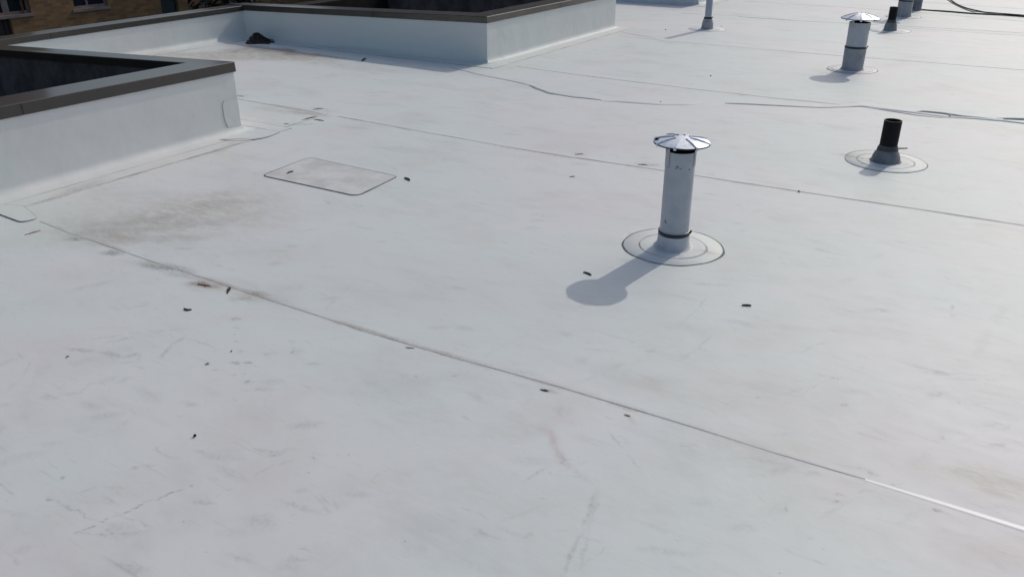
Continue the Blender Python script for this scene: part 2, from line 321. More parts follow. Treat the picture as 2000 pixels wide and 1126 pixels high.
def brickmat():
    mt, nt, b = newmat('tan_brick'); geo = nt.nodes.new('ShaderNodeNewGeometry')
    sx = nt.nodes.new('ShaderNodeSeparateXYZ'); nt.links.new(geo.outputs['Position'], sx.inputs[0])
    cx = nt.nodes.new('ShaderNodeCombineXYZ'); nt.links.new(mth(nt, 'ADD', sx.outputs[1], sx.outputs[0]), cx.inputs[0]); nt.links.new(sx.outputs[2], cx.inputs[1])
    br = nt.nodes.new('ShaderNodeTexBrick'); nt.links.new(cx.outputs[0], br.inputs['Vector'])
    br.inputs['Scale'].default_value = 1; br.inputs['Brick Width'].default_value = .21; br.inputs['Row Height'].default_value = .075; br.inputs['Mortar Size'].default_value = .006
    br.inputs['Color1'].default_value = (.33, .20, .085, 1); br.inputs['Color2'].default_value = (.19, .10, .045, 1); br.inputs['Mortar'].default_value = (.24, .18, .11, 1); br.inputs['Bias'].default_value = -.1
    n = noise(nt, geo.outputs['Position'], .9, 4, .6)
    nt.links.new(mixc(nt, mrange(nt, n.outputs[0], .35, .7, 0, .45), br.outputs[0], (.17, .10, .06)), b.inputs['Base Color']); b.inputs['Roughness'].default_value = .9
    return mt
M['brick'] = brickmat()

# ------------------------------------------------------------------ roof and its seams
XB = -5.06
az = np.concatenate([np.radians(np.arange(-180, -42, 3.0)), np.radians(np.arange(-42, 42, .095)), np.radians(np.arange(42, 180, 3.0))])+math.pi/2+YAW
dep = np.radians(np.concatenate([[88, 80, 70], np.arange(62, 15, -.085), np.arange(15, 2.6, -.045)])); rad = CAMH/np.tan(dep)
na, nr = len(az), len(rad)
X = np.outer(rad, np.cos(az)).ravel(); Y = np.outer(rad, np.sin(az)).ravel()
ii, jj = np.meshgrid(np.arange(nr-1), np.arange(na), indexing='ij'); j2 = (jj+1) % na
quads = np.stack([ii*na+jj, (ii+1)*na+jj, (ii+1)*na+j2, ii*na+j2], -1).reshape(-1, 4)
cxq = X[quads].mean(1); cyq = Y[quads].mean(1)
keep = (cxq < 9) & (cyq > -6) & (cyq < 33) & ((cxq > -5.22) | ((cxq > -9.05) & (((cyq > 4.1) & (cyq < 7.9)) | ((cyq > 10.85) & (cyq < 14.4)))))
quads = quads[keep]
me = bpy.data.meshes.new('roof'); me.vertices.add(len(X)+1)
me.vertices.foreach_set('co', np.stack([np.append(X, 0), np.append(Y, 0), np.zeros(len(X)+1)], -1).astype(np.float32).ravel())
tri = np.stack([np.full(na, len(X)), np.arange(na), (np.arange(na)+1) % na], -1)
loops = np.concatenate([quads.ravel(), tri.ravel()]).astype(np.int32)
starts = np.concatenate([np.arange(len(quads))*4, len(quads)*4+np.arange(na)*3]).astype(np.int32)
me.loops.add(len(loops)); me.loops.foreach_set('vertex_index', loops)
me.polygons.add(len(starts)); me.polygons.foreach_set('loop_start', starts); me.update(calc_edges=True); me.validate()
me.materials.append(M['roof']); roof = bpy.data.objects.new('roof', me); COL.objects.link(roof); tag(roof, kind='structure')

def vnoise(x, y, seed):
    xi = np.floor(x).astype(np.int64); yi = np.floor(y).astype(np.int64); fx = x-xi; fy = y-yi
    fx = fx*fx*(3-2*fx); fy = fy*fy*(3-2*fy)
    def h(a, b):
        n = (a*374761393+b*668265263+seed*974711) & 0xffffffff
        n = ((n ^ (n >> 13))*1274126177) & 0xffffffff
        return ((n ^ (n >> 16)) & 0xffff)/65535.
    return (h(xi, yi)*(1-fx)+h(xi+1, yi)*fx)*(1-fy)+(h(xi, yi+1)*(1-fx)+h(xi+1, yi+1)*fx)*fy
def fbm(x, y, sc, oct, seed):
    v = 0; a = .5; t = 0
    for o in range(oct): v = v+a*vnoise(x*sc*2**o+o*17.3, y*sc*2**o-o*9.1, seed+o); t += a; a *= .55
    return v/t-.5
def paint(me, x, y, z=None):
    n = len(x); D = np.zeros((n, 4), np.float32)
    bx = x+fbm(x, y, 3.0, 3, 1)*.42; by = y+fbm(x, y, 3.0, 3, 11)*.42
    mx = x+fbm(x, y, 14., 3, 21)*.09; my = y+fbm(x, y, 14., 3, 31)*.09
    fx = x+fbm(x, y, 45., 2, 41)*.018; fy = y+fbm(x, y, 45., 2, 51)*.018
    for ch, kind in enumerate(('tan', 'grey', 'rust', 'pink')):
        for c, rx, ry, rot, s, soft in STAINS[kind]:
            R = max(rx, ry)*1.3+.3
            sel = np.nonzero((abs(x-c.x) < R) & (abs(y-c.y) < R))[0]
            if not len(sel): continue
            q = min(rx, ry); (ux, uy) = (bx, by) if q > .12 else ((mx, my) if q > .028 else (fx, fy))
            wk = min(1, q/.07) if .028 < q <= .12 else 1; dx = x[sel]+(ux[sel]-x[sel])*wk-c.x; dy = y[sel]+(uy[sel]-y[sel])*wk-c.y; co, si = math.cos(rot), math.sin(rot)
            d = np.sqrt(((dx*co+dy*si)/rx)**2+((dy*co-dx*si)/ry)**2)
            k = np.clip((1.15-d)/(1.15-.15*soft), 0, 1); k = k*k*(3-2*k)*s
            D[sel, ch] = np.maximum(D[sel, ch], k) if kind == 'grey' else D[sel, ch]+k
    at = me.color_attributes.new('dirt', 'FLOAT_COLOR', 'POINT'); at.data.foreach_set('color', (np.clip(D, 0, 1.2)*(1 if z is None else (z < .035).astype(np.float32)[:, None])).ravel().astype(np.float32))
paint(me, np.append(X, 0), np.append(Y, 0))
roof['label'] = 'white membrane roof with lap seams and dirt stains'

def jitter(path, amp, seed):
    r = random.Random(seed); ph = [r.uniform(0, 6.28) for _ in range(4)]; out = []
    for i, p in enumerate(path):
        s = p.x+p.y*.7
        d = amp*(math.sin(s*1.3+ph[0])+.6*math.sin(s*3.1+ph[1])+.35*math.sin(s*7.7+ph[2]))
        out.append(Vector((p.x, p.y+d)))
    return out
def seam(pts, wd=.006, mat='lap', rise=.0015, lapw=.05, amp=.004, seed=1, name='seam'):
    path = jitter(subdiv([(p.x, p.y) for p in pts], .08), amp, seed)
    mb = MB()
    # right of travel (towards +x) is the near side: dirt line, then the lap rising and sinking back
    sweep(mb, path, [(wd, .0006), (0, rise), (-lapw*.5, rise*.8), (-lapw, .0008)], mi=[0, 1, 1], ends=False)
    return mb.build(name, [M[mat], M['roof']], roof)
G = lambda *l: [g(x, y) for x, y in l]
seam(G((78,432),(130,452),(300,510),(500,575),(700,640),(900,700),(1100,757),(1300,818),(1400,849)), .0055, 'lap', .0012, seed=2)
seam(G((1400,849),(1500,880),(1690,935)), .0045, 'lapfaint', .001, seed=2)
seam(G((660,227),(850,262),(1050,297),(1350,341),(1700,394),(2000,440),(2200,472)), .0085, 'lap', .002, seed=3)
seam(G((465,193),(635,223)), .011, 'lap', .002, seed=4)
# sheet end going back to the parapet corner
def cross(pts, wd, mat, seed):
    path = subdiv([(p.x, p.y) for p in pts], .05); mb = MB()
    sweep(mb, path, [(wd, .001), (0, .003), (-.03, .001)], mi=[0, 1], ends=False)
    return mb.build('seam', [M[mat], M['roof']], roof)
cross(G((480,277),(540,253),(600,235),(637,223)), .012, 'lap', 5)
seam(G((1010,130),(1150,149),(1362,175),(1500,190),(1640,204)), .010, 'lap', .002, seed=6)
seam(G((1210,70),(1300,80),(1450,93),(1640,109),(1800,121),(2000,137),(2150,150)), .014, 'lapfaint', .002, seed=7)
seam(G((1200,60),(1300,80)), .012, 'lapfaint', .002, seed=17)
seam(G((1444,33),(1520,38),(1560,41)), .03, 'lapdark', .002, seed=8, amp=.0)
seam(G((1560,41),(1660,46),(1800,53),(2000,65),(2150,75)), .02, 'lap', .002, seed=8)
seam(G((1720,52),(1850,60),(2000,70),(2100,77)), .016, 'lapfaint', .002, seed=9)
seam(G((1330,26),(1400,29),(1450,32)), .02, 'lapfaint', .002, seed=10)
seam(G((1460,3),(1560,9),(1660,15),(1800,25),(2000,42)), .022, 'lapfaint', .002, seed=11)
seam(G((1600,-8),(1800,4),(2000,18),(2100,26)), .02, 'lapfaint', .002, seed=12)
# raised, sun-catching end of the near lap
def ridge(pts, hgt, wdt, mats, name='lap_ridge', dark=0., step=.05, taper=(.3, .3), skew=.0):
    path = subdiv([(p.x, p.y) for p in pts], step); n = len(path); rows = []
    mb = MB()
    for i, p in enumerate(path):
        t = (path[min(i+1, n-1)]-path[max(i-1, 0)]).normalized(); nr = Vector((t.y, -t.x)); zb = min(.002, hgt*.4)
        u = i/(n-1); k = min(1, u/taper[0] if taper[0] else 1, (1-u)/taper[1] if taper[1] else 1); k = k*k*(3-2*k)
        k *= .8+.2*math.sin(i*.35)
        ww = wdt*(.35+.65*k) if name == 'lap_weld' else wdt
        prof = [(ww*.5+max(dark, .003), zb*.4), (ww*.5, zb)]+[(ww*.5*math.cos(a), zb+hgt*k*math.sin(a)**1.3) for a in (.5, 1.0, 1.57, 2.1, 2.7, 3.1)]
        rows.append([(p.x+nr.x*o, p.y+nr.y*o, z) for o, z in prof])
    mb.grid(rows, [1]+[0]*(len(rows[0])-2), True)
    return mb.build(name, [M[q] for q in mats], roof)
ridge(G((1640,920),(1750,954),(1850,985),(2000,1032),(2150,1080)), .0012, .026, ['weld', 'roof'], name='lap_weld', taper=(.9, 0))
# loose wandering lap beyond the near vent; dark strips paint its shadow and gaps
ridge(G((880,131),(940,146),(1000,158),(1040,167)), .004, .03, ['roof', 'lap'], dark=.012, taper=(.1, .1))
ridge(G((1036,165),(1050,173),(1075,182),(1120,189),(1180,195)), .008, .04, ['roof', 'lapdark'], dark=.014, taper=(.15, .1))  # dark strip is the ridge's shadow, painted as colour
ridge(G((1175,195),(1230,199),(1290,203),(1350,203),(1362,198)), .008, .10, ['wall', 'roof'], dark=.0, taper=(.2, .2))
ridge(G((1416,201),(1500,205),(1600,209.5),(1640,208.5),(1680,207),(1720,212),(1780,219),(1850,228),(1900,231),(1960,236),(2010,242),(2100,252)), .006, .035, ['roof', 'lapdark'], dark=.016, taper=(.03, .1))
ridge(G((1690,209),(1740,217),(1790,225),(1830,229),(1856,230)), .004, .02, ['roof', 'lapdark'], dark=.011, taper=(.2, .2))
ridge(G((1778,218),(1800,217),(1840,221),(1880,227),(1930,231),(1960,233)), .008, .03, ['roof', 'lapdark'], dark=.025, taper=(.2, .2))
ridge(G((1940,231),(1960,231.5),(2000,233),(2080,238)), .010, .03, ['roof', 'seal'], dark=.022, taper=(.1, .1))  # sealant colour reused to paint the shaded gap under the lap

def rounded(poly, rad, k=6):
    out = []; n = len(poly)
    for i, p in enumerate(poly):
        p = Vector(p); a = Vector(poly[i-1])-p; b = Vector(poly[(i+1) % n])-p
        r = rad[i] if isinstance(rad, list) else rad
        a = p+a.normalized()*r; b = p+b.normalized()*r
        for j in range(k+1):
            t = j/k; out.append(a*(1-t)**2+p*2*t*(1-t)+b*t*t)
    return out
def sheet(mb, outline, z0, z1, mi_side=0, mi_top=0):
    o = [(q[0], q[1]) for q in outline]; n = len(o)
    mb.quad(*[(x, y, z1) for x, y in o], mi=mi_top)
    for i in range(n):
        a, b = o[i], o[(i+1) % n]; mb.quad((*a, z0), (*b, z0), (*b, z1), (*a, z1), mi=mi_side)
def outline_ring(mb, outline, wdt, z, zo=.0006, wf=None, mi=0):
    # a bead around an outline, lying outside it
    n = len(outline); P = [Vector((q[0], q[1])) for q in outline]; ccw = sum(P[i].x*P[(i+1) % n].y-P[(i+1) % n].x*P[i].y for i in range(n)) > 0
    rows = []
    for i in range(n+1):
        p = P[i % n]; t = (P[(i+1) % n]-P[(i-1) % n]).normalized(); nr = Vector((t.y, -t.x))*(1 if ccw else -1)
        ww = wdt*(wf(p) if wf else 1)
        rows.append([(p.x, p.y, z), (p.x+nr.x*ww*.6, p.y+nr.y*ww*.6, z+.0004), (p.x+nr.x*ww, p.y+nr.y*ww, zo)])
    mb.grid(rows, mi, False)
# rectangular repair patch
q = [g(513,343), g(604,308), g(776,345), g(697,383)]
cen = sum(q, Vector())/4
po = rounded([(p.x, p.y) for p in q], [.05, .05, .035, .06])
pt = empty('repair_patch', (cen.x, cen.y, 0), 'grey rectangular membrane patch outlined by dark sealant beside the near left parapet', 'roof patch')
po2 = [(p[0]-cen.x, p[1]-cen.y) for p in po]
mb = MB(); sheet(mb, po2, .0004, .0032); a = mb.build('patch_sheet', plain('patch_sheet', (.625, .63, .60), .6, 0, .08, 6), pt)
mb = MB(); outline_ring(mb, po2, .0085, .0036, wf=lambda p: (1.25 if p.y < .05 else .75)); mb.build('sealant_bead', M['seal'], pt)
# small cover patch at the lap's end and a faint one at the T-joint
def cover(pts, rad, mat='lapfaint', wd=.004):
    o = rounded([(p.x, p.y) for p in pts], rad); mb = MB(); sheet(mb, o, .0052, .0060, 1, 1)
    outline_ring(mb, o, wd, .0062, .0045)
    return mb.build('cover_patch', [M[mat], M['wall']], roof)
cover(G((-40,398),(-40,404),(43,435),(74,427),(46,404)), [.02, .02, .04, .03, .02])

# ------------------------------------------------------------------ parapets
def cove(z_top, flange=.24, r=.06, ledge=.13):
    pr = [(flange, .0008), (flange-.001, .0042), (ledge, .0046), (r+.02, .006)]
    for k in range(1, 7):
        a = math.pi/2*k/6; pr.append((r-r*math.sin(a)+.001*0, .006+r-r*math.cos(a)))
    return pr+[(0, z_top*.5), (0, z_top), (-.32, z_top)]
def parapet(name, path, ztop, label, flange=.24, fasc=.065, wid=.34, group='roof parapets', edge='lap', shaft=True, inner_line=True, wseg=None, dz=None):
    o = empty(name, (path[0][0], path[0][1], 0), label, 'parapet', group)
    base = Vector((path[0][0], path[0][1], 0)); loc = []; dl = []; wl = []
    corner = [(p[0]-base.x, p[1]-base.y) for p in path]; dz = dz or [0]*len(path); wseg = wseg or [1]*(len(path)-1)
    for k in range(len(path)-1):
        a, b = Vector(corner[k]), Vector(corner[k+1]); n = max(1, int((b-a).length/.3))
        for j in range(n): loc.append(a+(b-a)*(j/n)); dl.append(dz[k]+(dz[k+1]-dz[k])*j/n); wl.append(wseg[k])
    loc.append(Vector(corner[-1])); dl.append(dz[-1])
    mb = MB(); sweep(mb, loc, cove(ztop-fasc+.02, flange), smooth=True, ends=False, wseg=wl, dz=dl); w_ = mb.build('membrane_upstand', M['wall'], o)
    w_.data.set_sharp_from_angle(angle=R_(35))
    mb = MB(); sweep(mb, loc, [(flange+.010, .0006), (flange-.0005, .005)], ends=False)
    if inner_line: sweep(mb, loc, [(.135, .0052), (.128, .0058), (.127, .0047)], mi=1, ends=False)
    mb.build('flange_edge', [M[edge], M['lapfaint']], o)
    coping(o, corner, ztop, fasc, wid, wseg, dz)
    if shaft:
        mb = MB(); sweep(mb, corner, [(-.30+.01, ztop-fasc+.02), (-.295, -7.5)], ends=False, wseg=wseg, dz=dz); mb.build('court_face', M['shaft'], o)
    return o
def coping(o, corner, ztop, fasc, wid, wseg, dz):
    mb = MB(); z = ztop
    prof = [(.004, z-fasc), (.012, z-fasc-.004), (.014, z-fasc+.002), (.012, z-.004), (.009, z), (-wid+.02, z-.012), (-wid+.012, z-.016), (-wid+.012, z-fasc-.005), (-wid+.022, z-fasc-.005), (-wid+.03, z-.03), (.004, z-.02)]
    sweep(mb, corner, prof+[prof[0]], ends=True, wseg=wseg, dz=dz); return mb.build('coping', M['coping'], o)
XC = -8.86
pA = parapet('parapet', [(XB, -5.9), (XB, 4.235), (XC-.1, 4.235)], .53, 'white parapet with bronze coping at the left edge, around the nearest dark court', flange=.26, fasc=.07, wseg=[1, .5], dz=[0, 0, -.155])
pB = parapet('parapet', [(XC-.30, 7.72), (-5.02, 7.67), (-5.02, 10.96), (XC-.1, 10.96)], .50, 'white parapet with shaded front, turning a sharp corner right of the leaf heap', flange=.2, edge='lapfaint', inner_line=False, dz=[-.10, 0, 0, -.10])
pD = parapet('parapet', [(XC-.1, 14.33), (-5.01, 14.33), (-5.01, 26)], .50, 'far shaded parapet cut by the top edge of the photo, left of the thin pipe', flange=.2, edge='lapfaint', inner_line=False, dz=[-.1, 0, 0])
def vlap(par, p, nrm, tdir, h, seed):
    lo = par.location; mb = MB(); n = Vector((*nrm, 0)); t = Vector((*tdir, 0)); r = random.Random(seed); rows = []
    for k in range(9):
        z = .07+(h-.07)*k/8; c = Vector((p[0]-lo.x, p[1]-lo.y, z))+t*.004*r.uniform(-1, 1)
        rows.append([c+n*.0006, c+t*.004+n*.0024, c+t*.12+n*.0024, c+t*.123+n*.0005])
    mb.grid(rows, [0, 1, 1], False); mb.build('wall_lap', [M['lapfaint'], M['wall']], par)
vlap(pB, (-6.9, 7.70), (0, -1), (1, 0), .38, 1); 
# the outer edge of the roof: one coping over white upstands and dark court walls
pC = empty('parapet', (XC, 0, 0), 'white outer parapet facing right between the two courts, in front of the brick building', 'parapet', 'roof parapets')
zc_ = .40
coping(pC, [(0, -6), (0, 4.3), (0, 7.745)], zc_, .06, .32, [1, 1], [-.05, -.036, -.002])
coping(pC, [(0, 10.8), (0, 26)], zc_, .06, .32, [1], [0, 0])
for ya_, yb_, d0, d1 in ((4.06, 7.78, -.036, -.002), (10.86, 14.4, 0, 0)):
    mb = MB(); pp = [(0, ya_+(yb_-ya_)*k/12) for k in range(13)]
    sweep(mb, pp, cove(zc_-.045, .2), smooth=True, ends=False, dz=[d0+(d1-d0)*k/12 for k in range(13)]); w_ = mb.build('membrane_upstand', M['wall'], pC); w_.data.set_sharp_from_angle(angle=R_(35))
    mb = MB(); sweep(mb, pp, [(.21, .0006), (.1995, .005)], ends=False); mb.build('flange_edge', M['lapfaint'], pC)
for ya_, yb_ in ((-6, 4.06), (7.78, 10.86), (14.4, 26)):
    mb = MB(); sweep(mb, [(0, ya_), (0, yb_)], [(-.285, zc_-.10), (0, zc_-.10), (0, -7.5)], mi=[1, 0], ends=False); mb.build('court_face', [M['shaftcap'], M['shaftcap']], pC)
mb = MB(); sweep(mb, [(0, -6), (0, 26)], [(-.29, zc_-.10), (-.29, -7.5)], ends=False); mb.build('outer_wall', M['brick'], pC)
# slip joints of the copings
def joint(par, a, b):
    lo = par.location; mb = MB(); mb.box(tuple(Vector(a)-lo), tuple(Vector(b)-lo)); mb.build('coping_joint', M['clamp'], par)
joint(pB, (-6.62, 7.6535, .392), (-6.612, 7.6575, .455)); joint(pA, (-5.0475, 2.62, .462), (-5.0445, 2.626, .524)); joint(pC, (-8.8475, 5.08, .308), (-8.8445, 5.087, .362)); joint(pB, (-5.0075, 9.3, .437), (-5.0045, 9.307, .494))
# corner reinforcement on the near parapet
mb = MB()
bx, by = XB, 4.235; lo = Vector((XB, -5.9, 0))
o = [(bx+.004, by-.19)]
oc = []
for k in range(9):
    a = -math.pi/2+math.pi/2*k/8; oc.append((bx+.30*math.cos(a)*1.0, by-.02+.26*math.sin(a)))
oc = [(bx+.06, by-.30)]+oc[1:]+[(bx+.28, by+.12), (bx+.06, by+.12)]
oc = [(x-lo.x, y-lo.y) for x, y in oc]
sheet(mb, oc, .0052, .0064, 1, 1); outline_ring(mb, oc, .006, .0066, .004)
mb.build('corner_patch', [M['lapfaint'], M['wall']], pA)
mb = MB()
def wallp(y, z): return (.003-0, y-lo.y, z)
ol = [(by-.005, .05), (by-.13, .06), (by-.15, .12), (by-.15, .24), (by-.13, .26), (by-.005, .26)]
mb.quad(*[(.003, y-lo.y, z) for y, z in ol], mi=1)
for (y0, z0), (y1, z1) in zip(ol[1:-1], ol[2:-1]): mb.quad((.0012, y0-lo.y-.002, z0), (.0012, y1-lo.y-.002, z1), (.0034, y1-lo.y+.001, z1), (.0034, y0-lo.y+.001, z0), mi=0)
mb.build('wall_patch', [M['lapfaint'], M['wall']], pA)

# ------------------------------------------------------------------ pipes through the roof
def rings(root, R, ri, mat_out='seal', mat_in='lapring', seed=0, wdo=.007):
    r = random.Random(seed)
    ph = r.uniform(0, 6); wob = lambda a: 1+.008*math.sin(2*a+ph)+.004*math.sin(5*a+2*ph)+.002*math.sin(11*a+ph)
    mb = MB(); rows = []
    for rr, z in ((R, .0006), (R-.002, .0022), (ri+.010, .0024), (ri+.004, .0040), (ri-.03, .0044), (.05, .0046)):
        kw = 1 if rr > ri+.02 else (.6 if rr > ri-.01 else 0)
        rows.append([(rr*(1+(wob(a)-1)*kw)*math.cos(a), rr*(1+(wob(a)-1)*kw)*math.sin(a), z) for a in [2*math.pi*i/72 for i in range(72)]])
    mb.grid(rows, 0, True, close=True)
    mb.build('flashing', M['roof'], root)
    mb = MB(); n = 72; rows = []
    for i in range(n+1):
        a = 2*math.pi*i/n; ww = wdo*(.8+.4*math.sin(a*2+ph)+.3*math.sin(a*5+1)+.15*math.sin(a*11)); rr = R*wob(a)
        rows.append([((rr+o)*math.cos(a), (rr+o)*math.sin(a), z) for o, z in ((-.001, .0026), (ww*.5, .0032), (ww, .0006))])
    mb.grid(rows, 0, True); mb.build('sealant_ring', M[mat_out], root)
    mb = MB(); rows = []
    for i in range(73):
        a = 2*math.pi*i/72; q = 1+(wob(a)-1)*.6; t = .7+.5*math.sin(a*2+ph*2)+.2*math.sin(a*5)
        rows.append([(rr*q*math.cos(a), rr*q*math.sin(a), z) for rr, z in ((ri+.004+.006*max(.3, t), .0027), (ri+.0045, .0044), (ri+.001, .0050))])
    mb.grid(rows, 0, True); mb.build('inner_ring', M[mat_in], root)
def clamp(root, r, z, h=.018, mat='clamp', ang=.2):
    mb = MB(); mb.lathe([(r-.002, z), (r+.004, z), (r+.005, z+h*.5), (r+.004, z+h), (r-.002, z+h)], 48)
    c, s = math.cos(ang), math.sin(ang)
    mb.tube([((r+.002)*c, (r+.002)*s, z+h*.5-.002), ((r+.012)*c, (r+.012)*s, z+h+.006)], .005, 8)
    mb.build('clamp', M[mat], root)
def cap(root, R, z, seedrot=0., n=8, hc=.035):
    mb = MB(); k = n*6; rows = []
    for r, t in ((1.0, 0), (.985, .09), (.80, .38), (.55, .70), (.3, .91), (.12, .985), (.004, 1)):
        rows.append([(r*R*math.cos(2*math.pi*i/k+seedrot), r*R*math.sin(2*math.pi*i/k+seedrot), z+hc*t-.0018*r*abs(math.sin(math.pi*i/6))) for i in range(k)])
    mb.grid(rows, 0, False, close=True)
    und = [[(x*.985, y*.985, zz-.0035) for x, y, zz in rr] for rr in rows[:-1]]
    mb.grid(und+[[(x*.01, y*.01, z+hc*.7) for x, y, _ in rows[0]]], 1, False, close=True); mb.grid([rows[0], und[0]], 1, False, close=True)
    mb.grid([[(R*q*math.cos(2*math.pi*i/k), R*q*math.sin(2*math.pi*i/k), z+dz) for i in range(k)] for q, dz in ((1.004, -.001), (1.006, -.006), (.975, -.007))], 1, True, close=True)  # dark ring and underside: shade below the cap put into the colour
    c = mb.build('rain_cap', [M['cap'], M['dark']], root)
    for j in range(n):
        a = 2*math.pi*j/n+seedrot; ca, sa = math.cos(a), math.sin(a); tx, ty = -sa, ca; mb = MB(); rows = []
        for r, t in ((.28, .92), (.55, .72), (.8, .42), (1.0, .05), (1.015, -.04), (1.012, -.2)):
            hw = R*.03+R*.02*r
            rows.append([(r*R*ca+tx*o, r*R*sa+ty*o, z+hc*t+d_) for o, d_ in ((-hw, -.006), (-hw*.7, .0045), (hw*.7, .0045), (hw, -.006))])
        mb.grid(rows, 0, False); mb.quad(*rows[-1]); mb.build('cap_rib', M['cap'], c)
    return c
def vent(loc, r, H, hb, capR, label, R, ri, seed, rb=None, bootmat='boot', rot=.25, gap=.042, hc=.024, specks=False):
    root = empty('vent_pipe', loc, label, 'vent pipe', 'capped vent pipes')
    rb = rb or r*1.13
    rings(root, R, ri, seed=seed)
    mb = MB(); mb.lathe([(rb+.020, .0040), (rb+.012, .008), (rb+.004, .018), (rb, .03), (r+.006, hb-.004), (r+.004, hb), (r-.002, hb)], 48); mb.build('boot', M[bootmat], root)
    clamp(root, r+.003, hb-.022, .02)
    mb = MB(); mb.lathe([(r, .01), (r, H-.075), (r+.0012, H-.074), (r+.0012, H), (r-.003, H)], 56, mi=0); mb.lathe([(r-.003, H), (r-.004, H-.25), (.001, H-.25)], 56, mi=1)
    for i in range(9 if specks else 0):
        a = random.uniform(3.3, 6.1); z = H-.076+random.uniform(-.004, .004)
        c, s = math.cos(a), math.sin(a); e = random.uniform(.004, .014)
        q = [((r+.0016)*math.cos(a+d), (r+.0016)*math.sin(a+d), z+dz) for d, dz in ((-e/r/2, -.0014), (e/r/2, -.0010), (e/r/2, .0012), (-e/r/2, .0014))]
        mb.quad(*q, mi=2)
    for a, z, w_, h_ in ((4.35, hb+.055, .005, .014), (4.43, hb+.05, .004, .009), (4.9, H-.066, .012, .005))[:3 if specks else 0]:
        q = [((r+.0017)*math.cos(a+d), (r+.0017)*math.sin(a+d), z+dz) for d, dz in ((-w_/r/2, 0), (w_/r/2, -.002), (w_/r/2*.7, h_*.8), (-w_/r/2, h_))]
        mb.quad(*q, mi=2)
    p = mb.build('pipe', [M['pipe'], M['dark'], M['clamp']], root); p.data.set_sharp_from_angle(angle=R_(40))
    for a in (rot+4.02, rot+4.02+2.09, rot+4.02+4.19):
        mb = MB(); c, s = math.cos(a), math.sin(a)
        tx, ty = -s, c; rows = []
        for rr, zz in ((r+.003, H-.07), (r+.003, H+.005), (r+.006, H+gap*.9), (r+.01, H+gap+.002)):
            rows.append([(rr*c+tx*o, rr*s+ty*o, zz) for o in (-.011, .011)])
        mb.grid(rows, 0, False); mb.build('cap_strap', M['pipe'], root)
    cap(root, capR, H+gap, rot, 8, hc)
    return root
v1 = vent(g(1314, 481), .073, .508, .095, .137, 'capped white vent pipe nearest the camera, casting a long shadow to its lower left', .25, .165, 1, bootmat='bootw', rot=.12, specks=True)
# dark folded tab on the left of the near cap
b1 = g(1314, 481)
capo = [c for c in v1.children if c.name.startswith('rain_cap')][0]
mb = MB(); tp = g(1286, 275, .548)-b1; tp.z = 0
mb.tube([(tp.x-.006, tp.y-.004, .535), (tp.x-.008, tp.y-.005, .547), (tp.x-.004, tp.y-.002, .562)], [.011, .013, .008], 8); mb.build('cap_tab', M['dark'], capo)
vent(g(1664, 136), .103, .48, .245, .19, 'second capped vent pipe, with a tall grey boot, behind the near one', .25, .2, 2, rb=.106, rot=.2, gap=.04, hc=.05)
v3 = vent(g(1764, 33), .10, .62, .25, .19, 'far capped vent pipe, its top cut off by the frame, beside the cabled grey post', .25, .2, 3, rb=.106, rot=.5)

def stub(loc, r, H, hb, rb, label, R, ri, seed, screw=True):
    root = empty('stub_pipe', loc, label, 'stub pipe', 'open black stub pipes')
    rings(root, R, ri, 'seal', 'lapring', seed, .006)
    mb = MB(); mb.lathe([(rb+.012, .0040), (rb+.005, .007), (rb, .014), (rb-.003, hb*.35), (r+.022, hb*.72), (r+.013, hb*.86), (r+.009, hb), (r-.001, hb+.001)], 48)
    mb.build('boot', M['bootd'], root)
    mb = MB(); mb.lathe([(r+.008, hb*.93), (r+.011, hb*.96), (r+.010, hb+.010), (r+.002, hb+.013)], 40)
    mb.lathe([(r+.004, hb), (r+.005, hb+.02), (r, hb+.03)], 40); mb.build('boot_collar', M['collar'], root)
    if screw:
        mb = MB(); d = Vector((math.cos(.55), math.sin(.55), 0)); mb.tube([d*(r+.002)+Vector((0, 0, hb+.004)), d*(r+.075)+Vector((0, 0, hb+.006))], .0045, 8); mb.build('clamp_screw', M['clamp'], root)
    mb = MB(); mb.lathe([(r, .01), (r, H-.003), (r-.001, H), (r-.007, H), (r-.008, H-.2), (.001, H-.2)], 40); p = mb.build('pipe', M['abs'], root); p.data.set_sharp_from_angle(angle=R_(40))
    return root
stub(g(1729, 315), .057, .283, .085, .093, 'open black stub pipe in a stained ring, right of the near vent', .262, .178, 5)
stub(g(1738, 60), .054, .31, .115, .085, 'far open black stub pipe standing in front of the farthest vent pipe', .27, .18, 6, False)
root = empty('thin_pipe', g(1381, 57), 'tall thin white pipe with a grey boot and black clamp band', 'pipe')
rings(root, .25, .16, 'lapfaint', 'lapfaint', 8, .01)
mb = MB(); mb.lathe([(.095, .0045), (.085, .010), (.080, .03), (.078, .07), (.066, .12), (.054, .145), (.05, .15)], 40); mb.build('boot', M['boot'], root)
clamp(root, .052, .142, .02, 'abs')
mb = MB(); mb.lathe([(.047, .01), (.047, .86), (.041, .86), (.041, .6), (.001, .6)], 40); mb.build('pipe', M['pipe'], root)
root = empty('cable_post', g(1788, 20), 'grey post with a black cable running down its side', 'post')
mb = MB(); mb.lathe([(.10, .003), (.098, .01), (.085, .02), (.082, .3), (.08, .9), (.001, .9)], 32); mb.build('post_tube', M['bootd'], root)

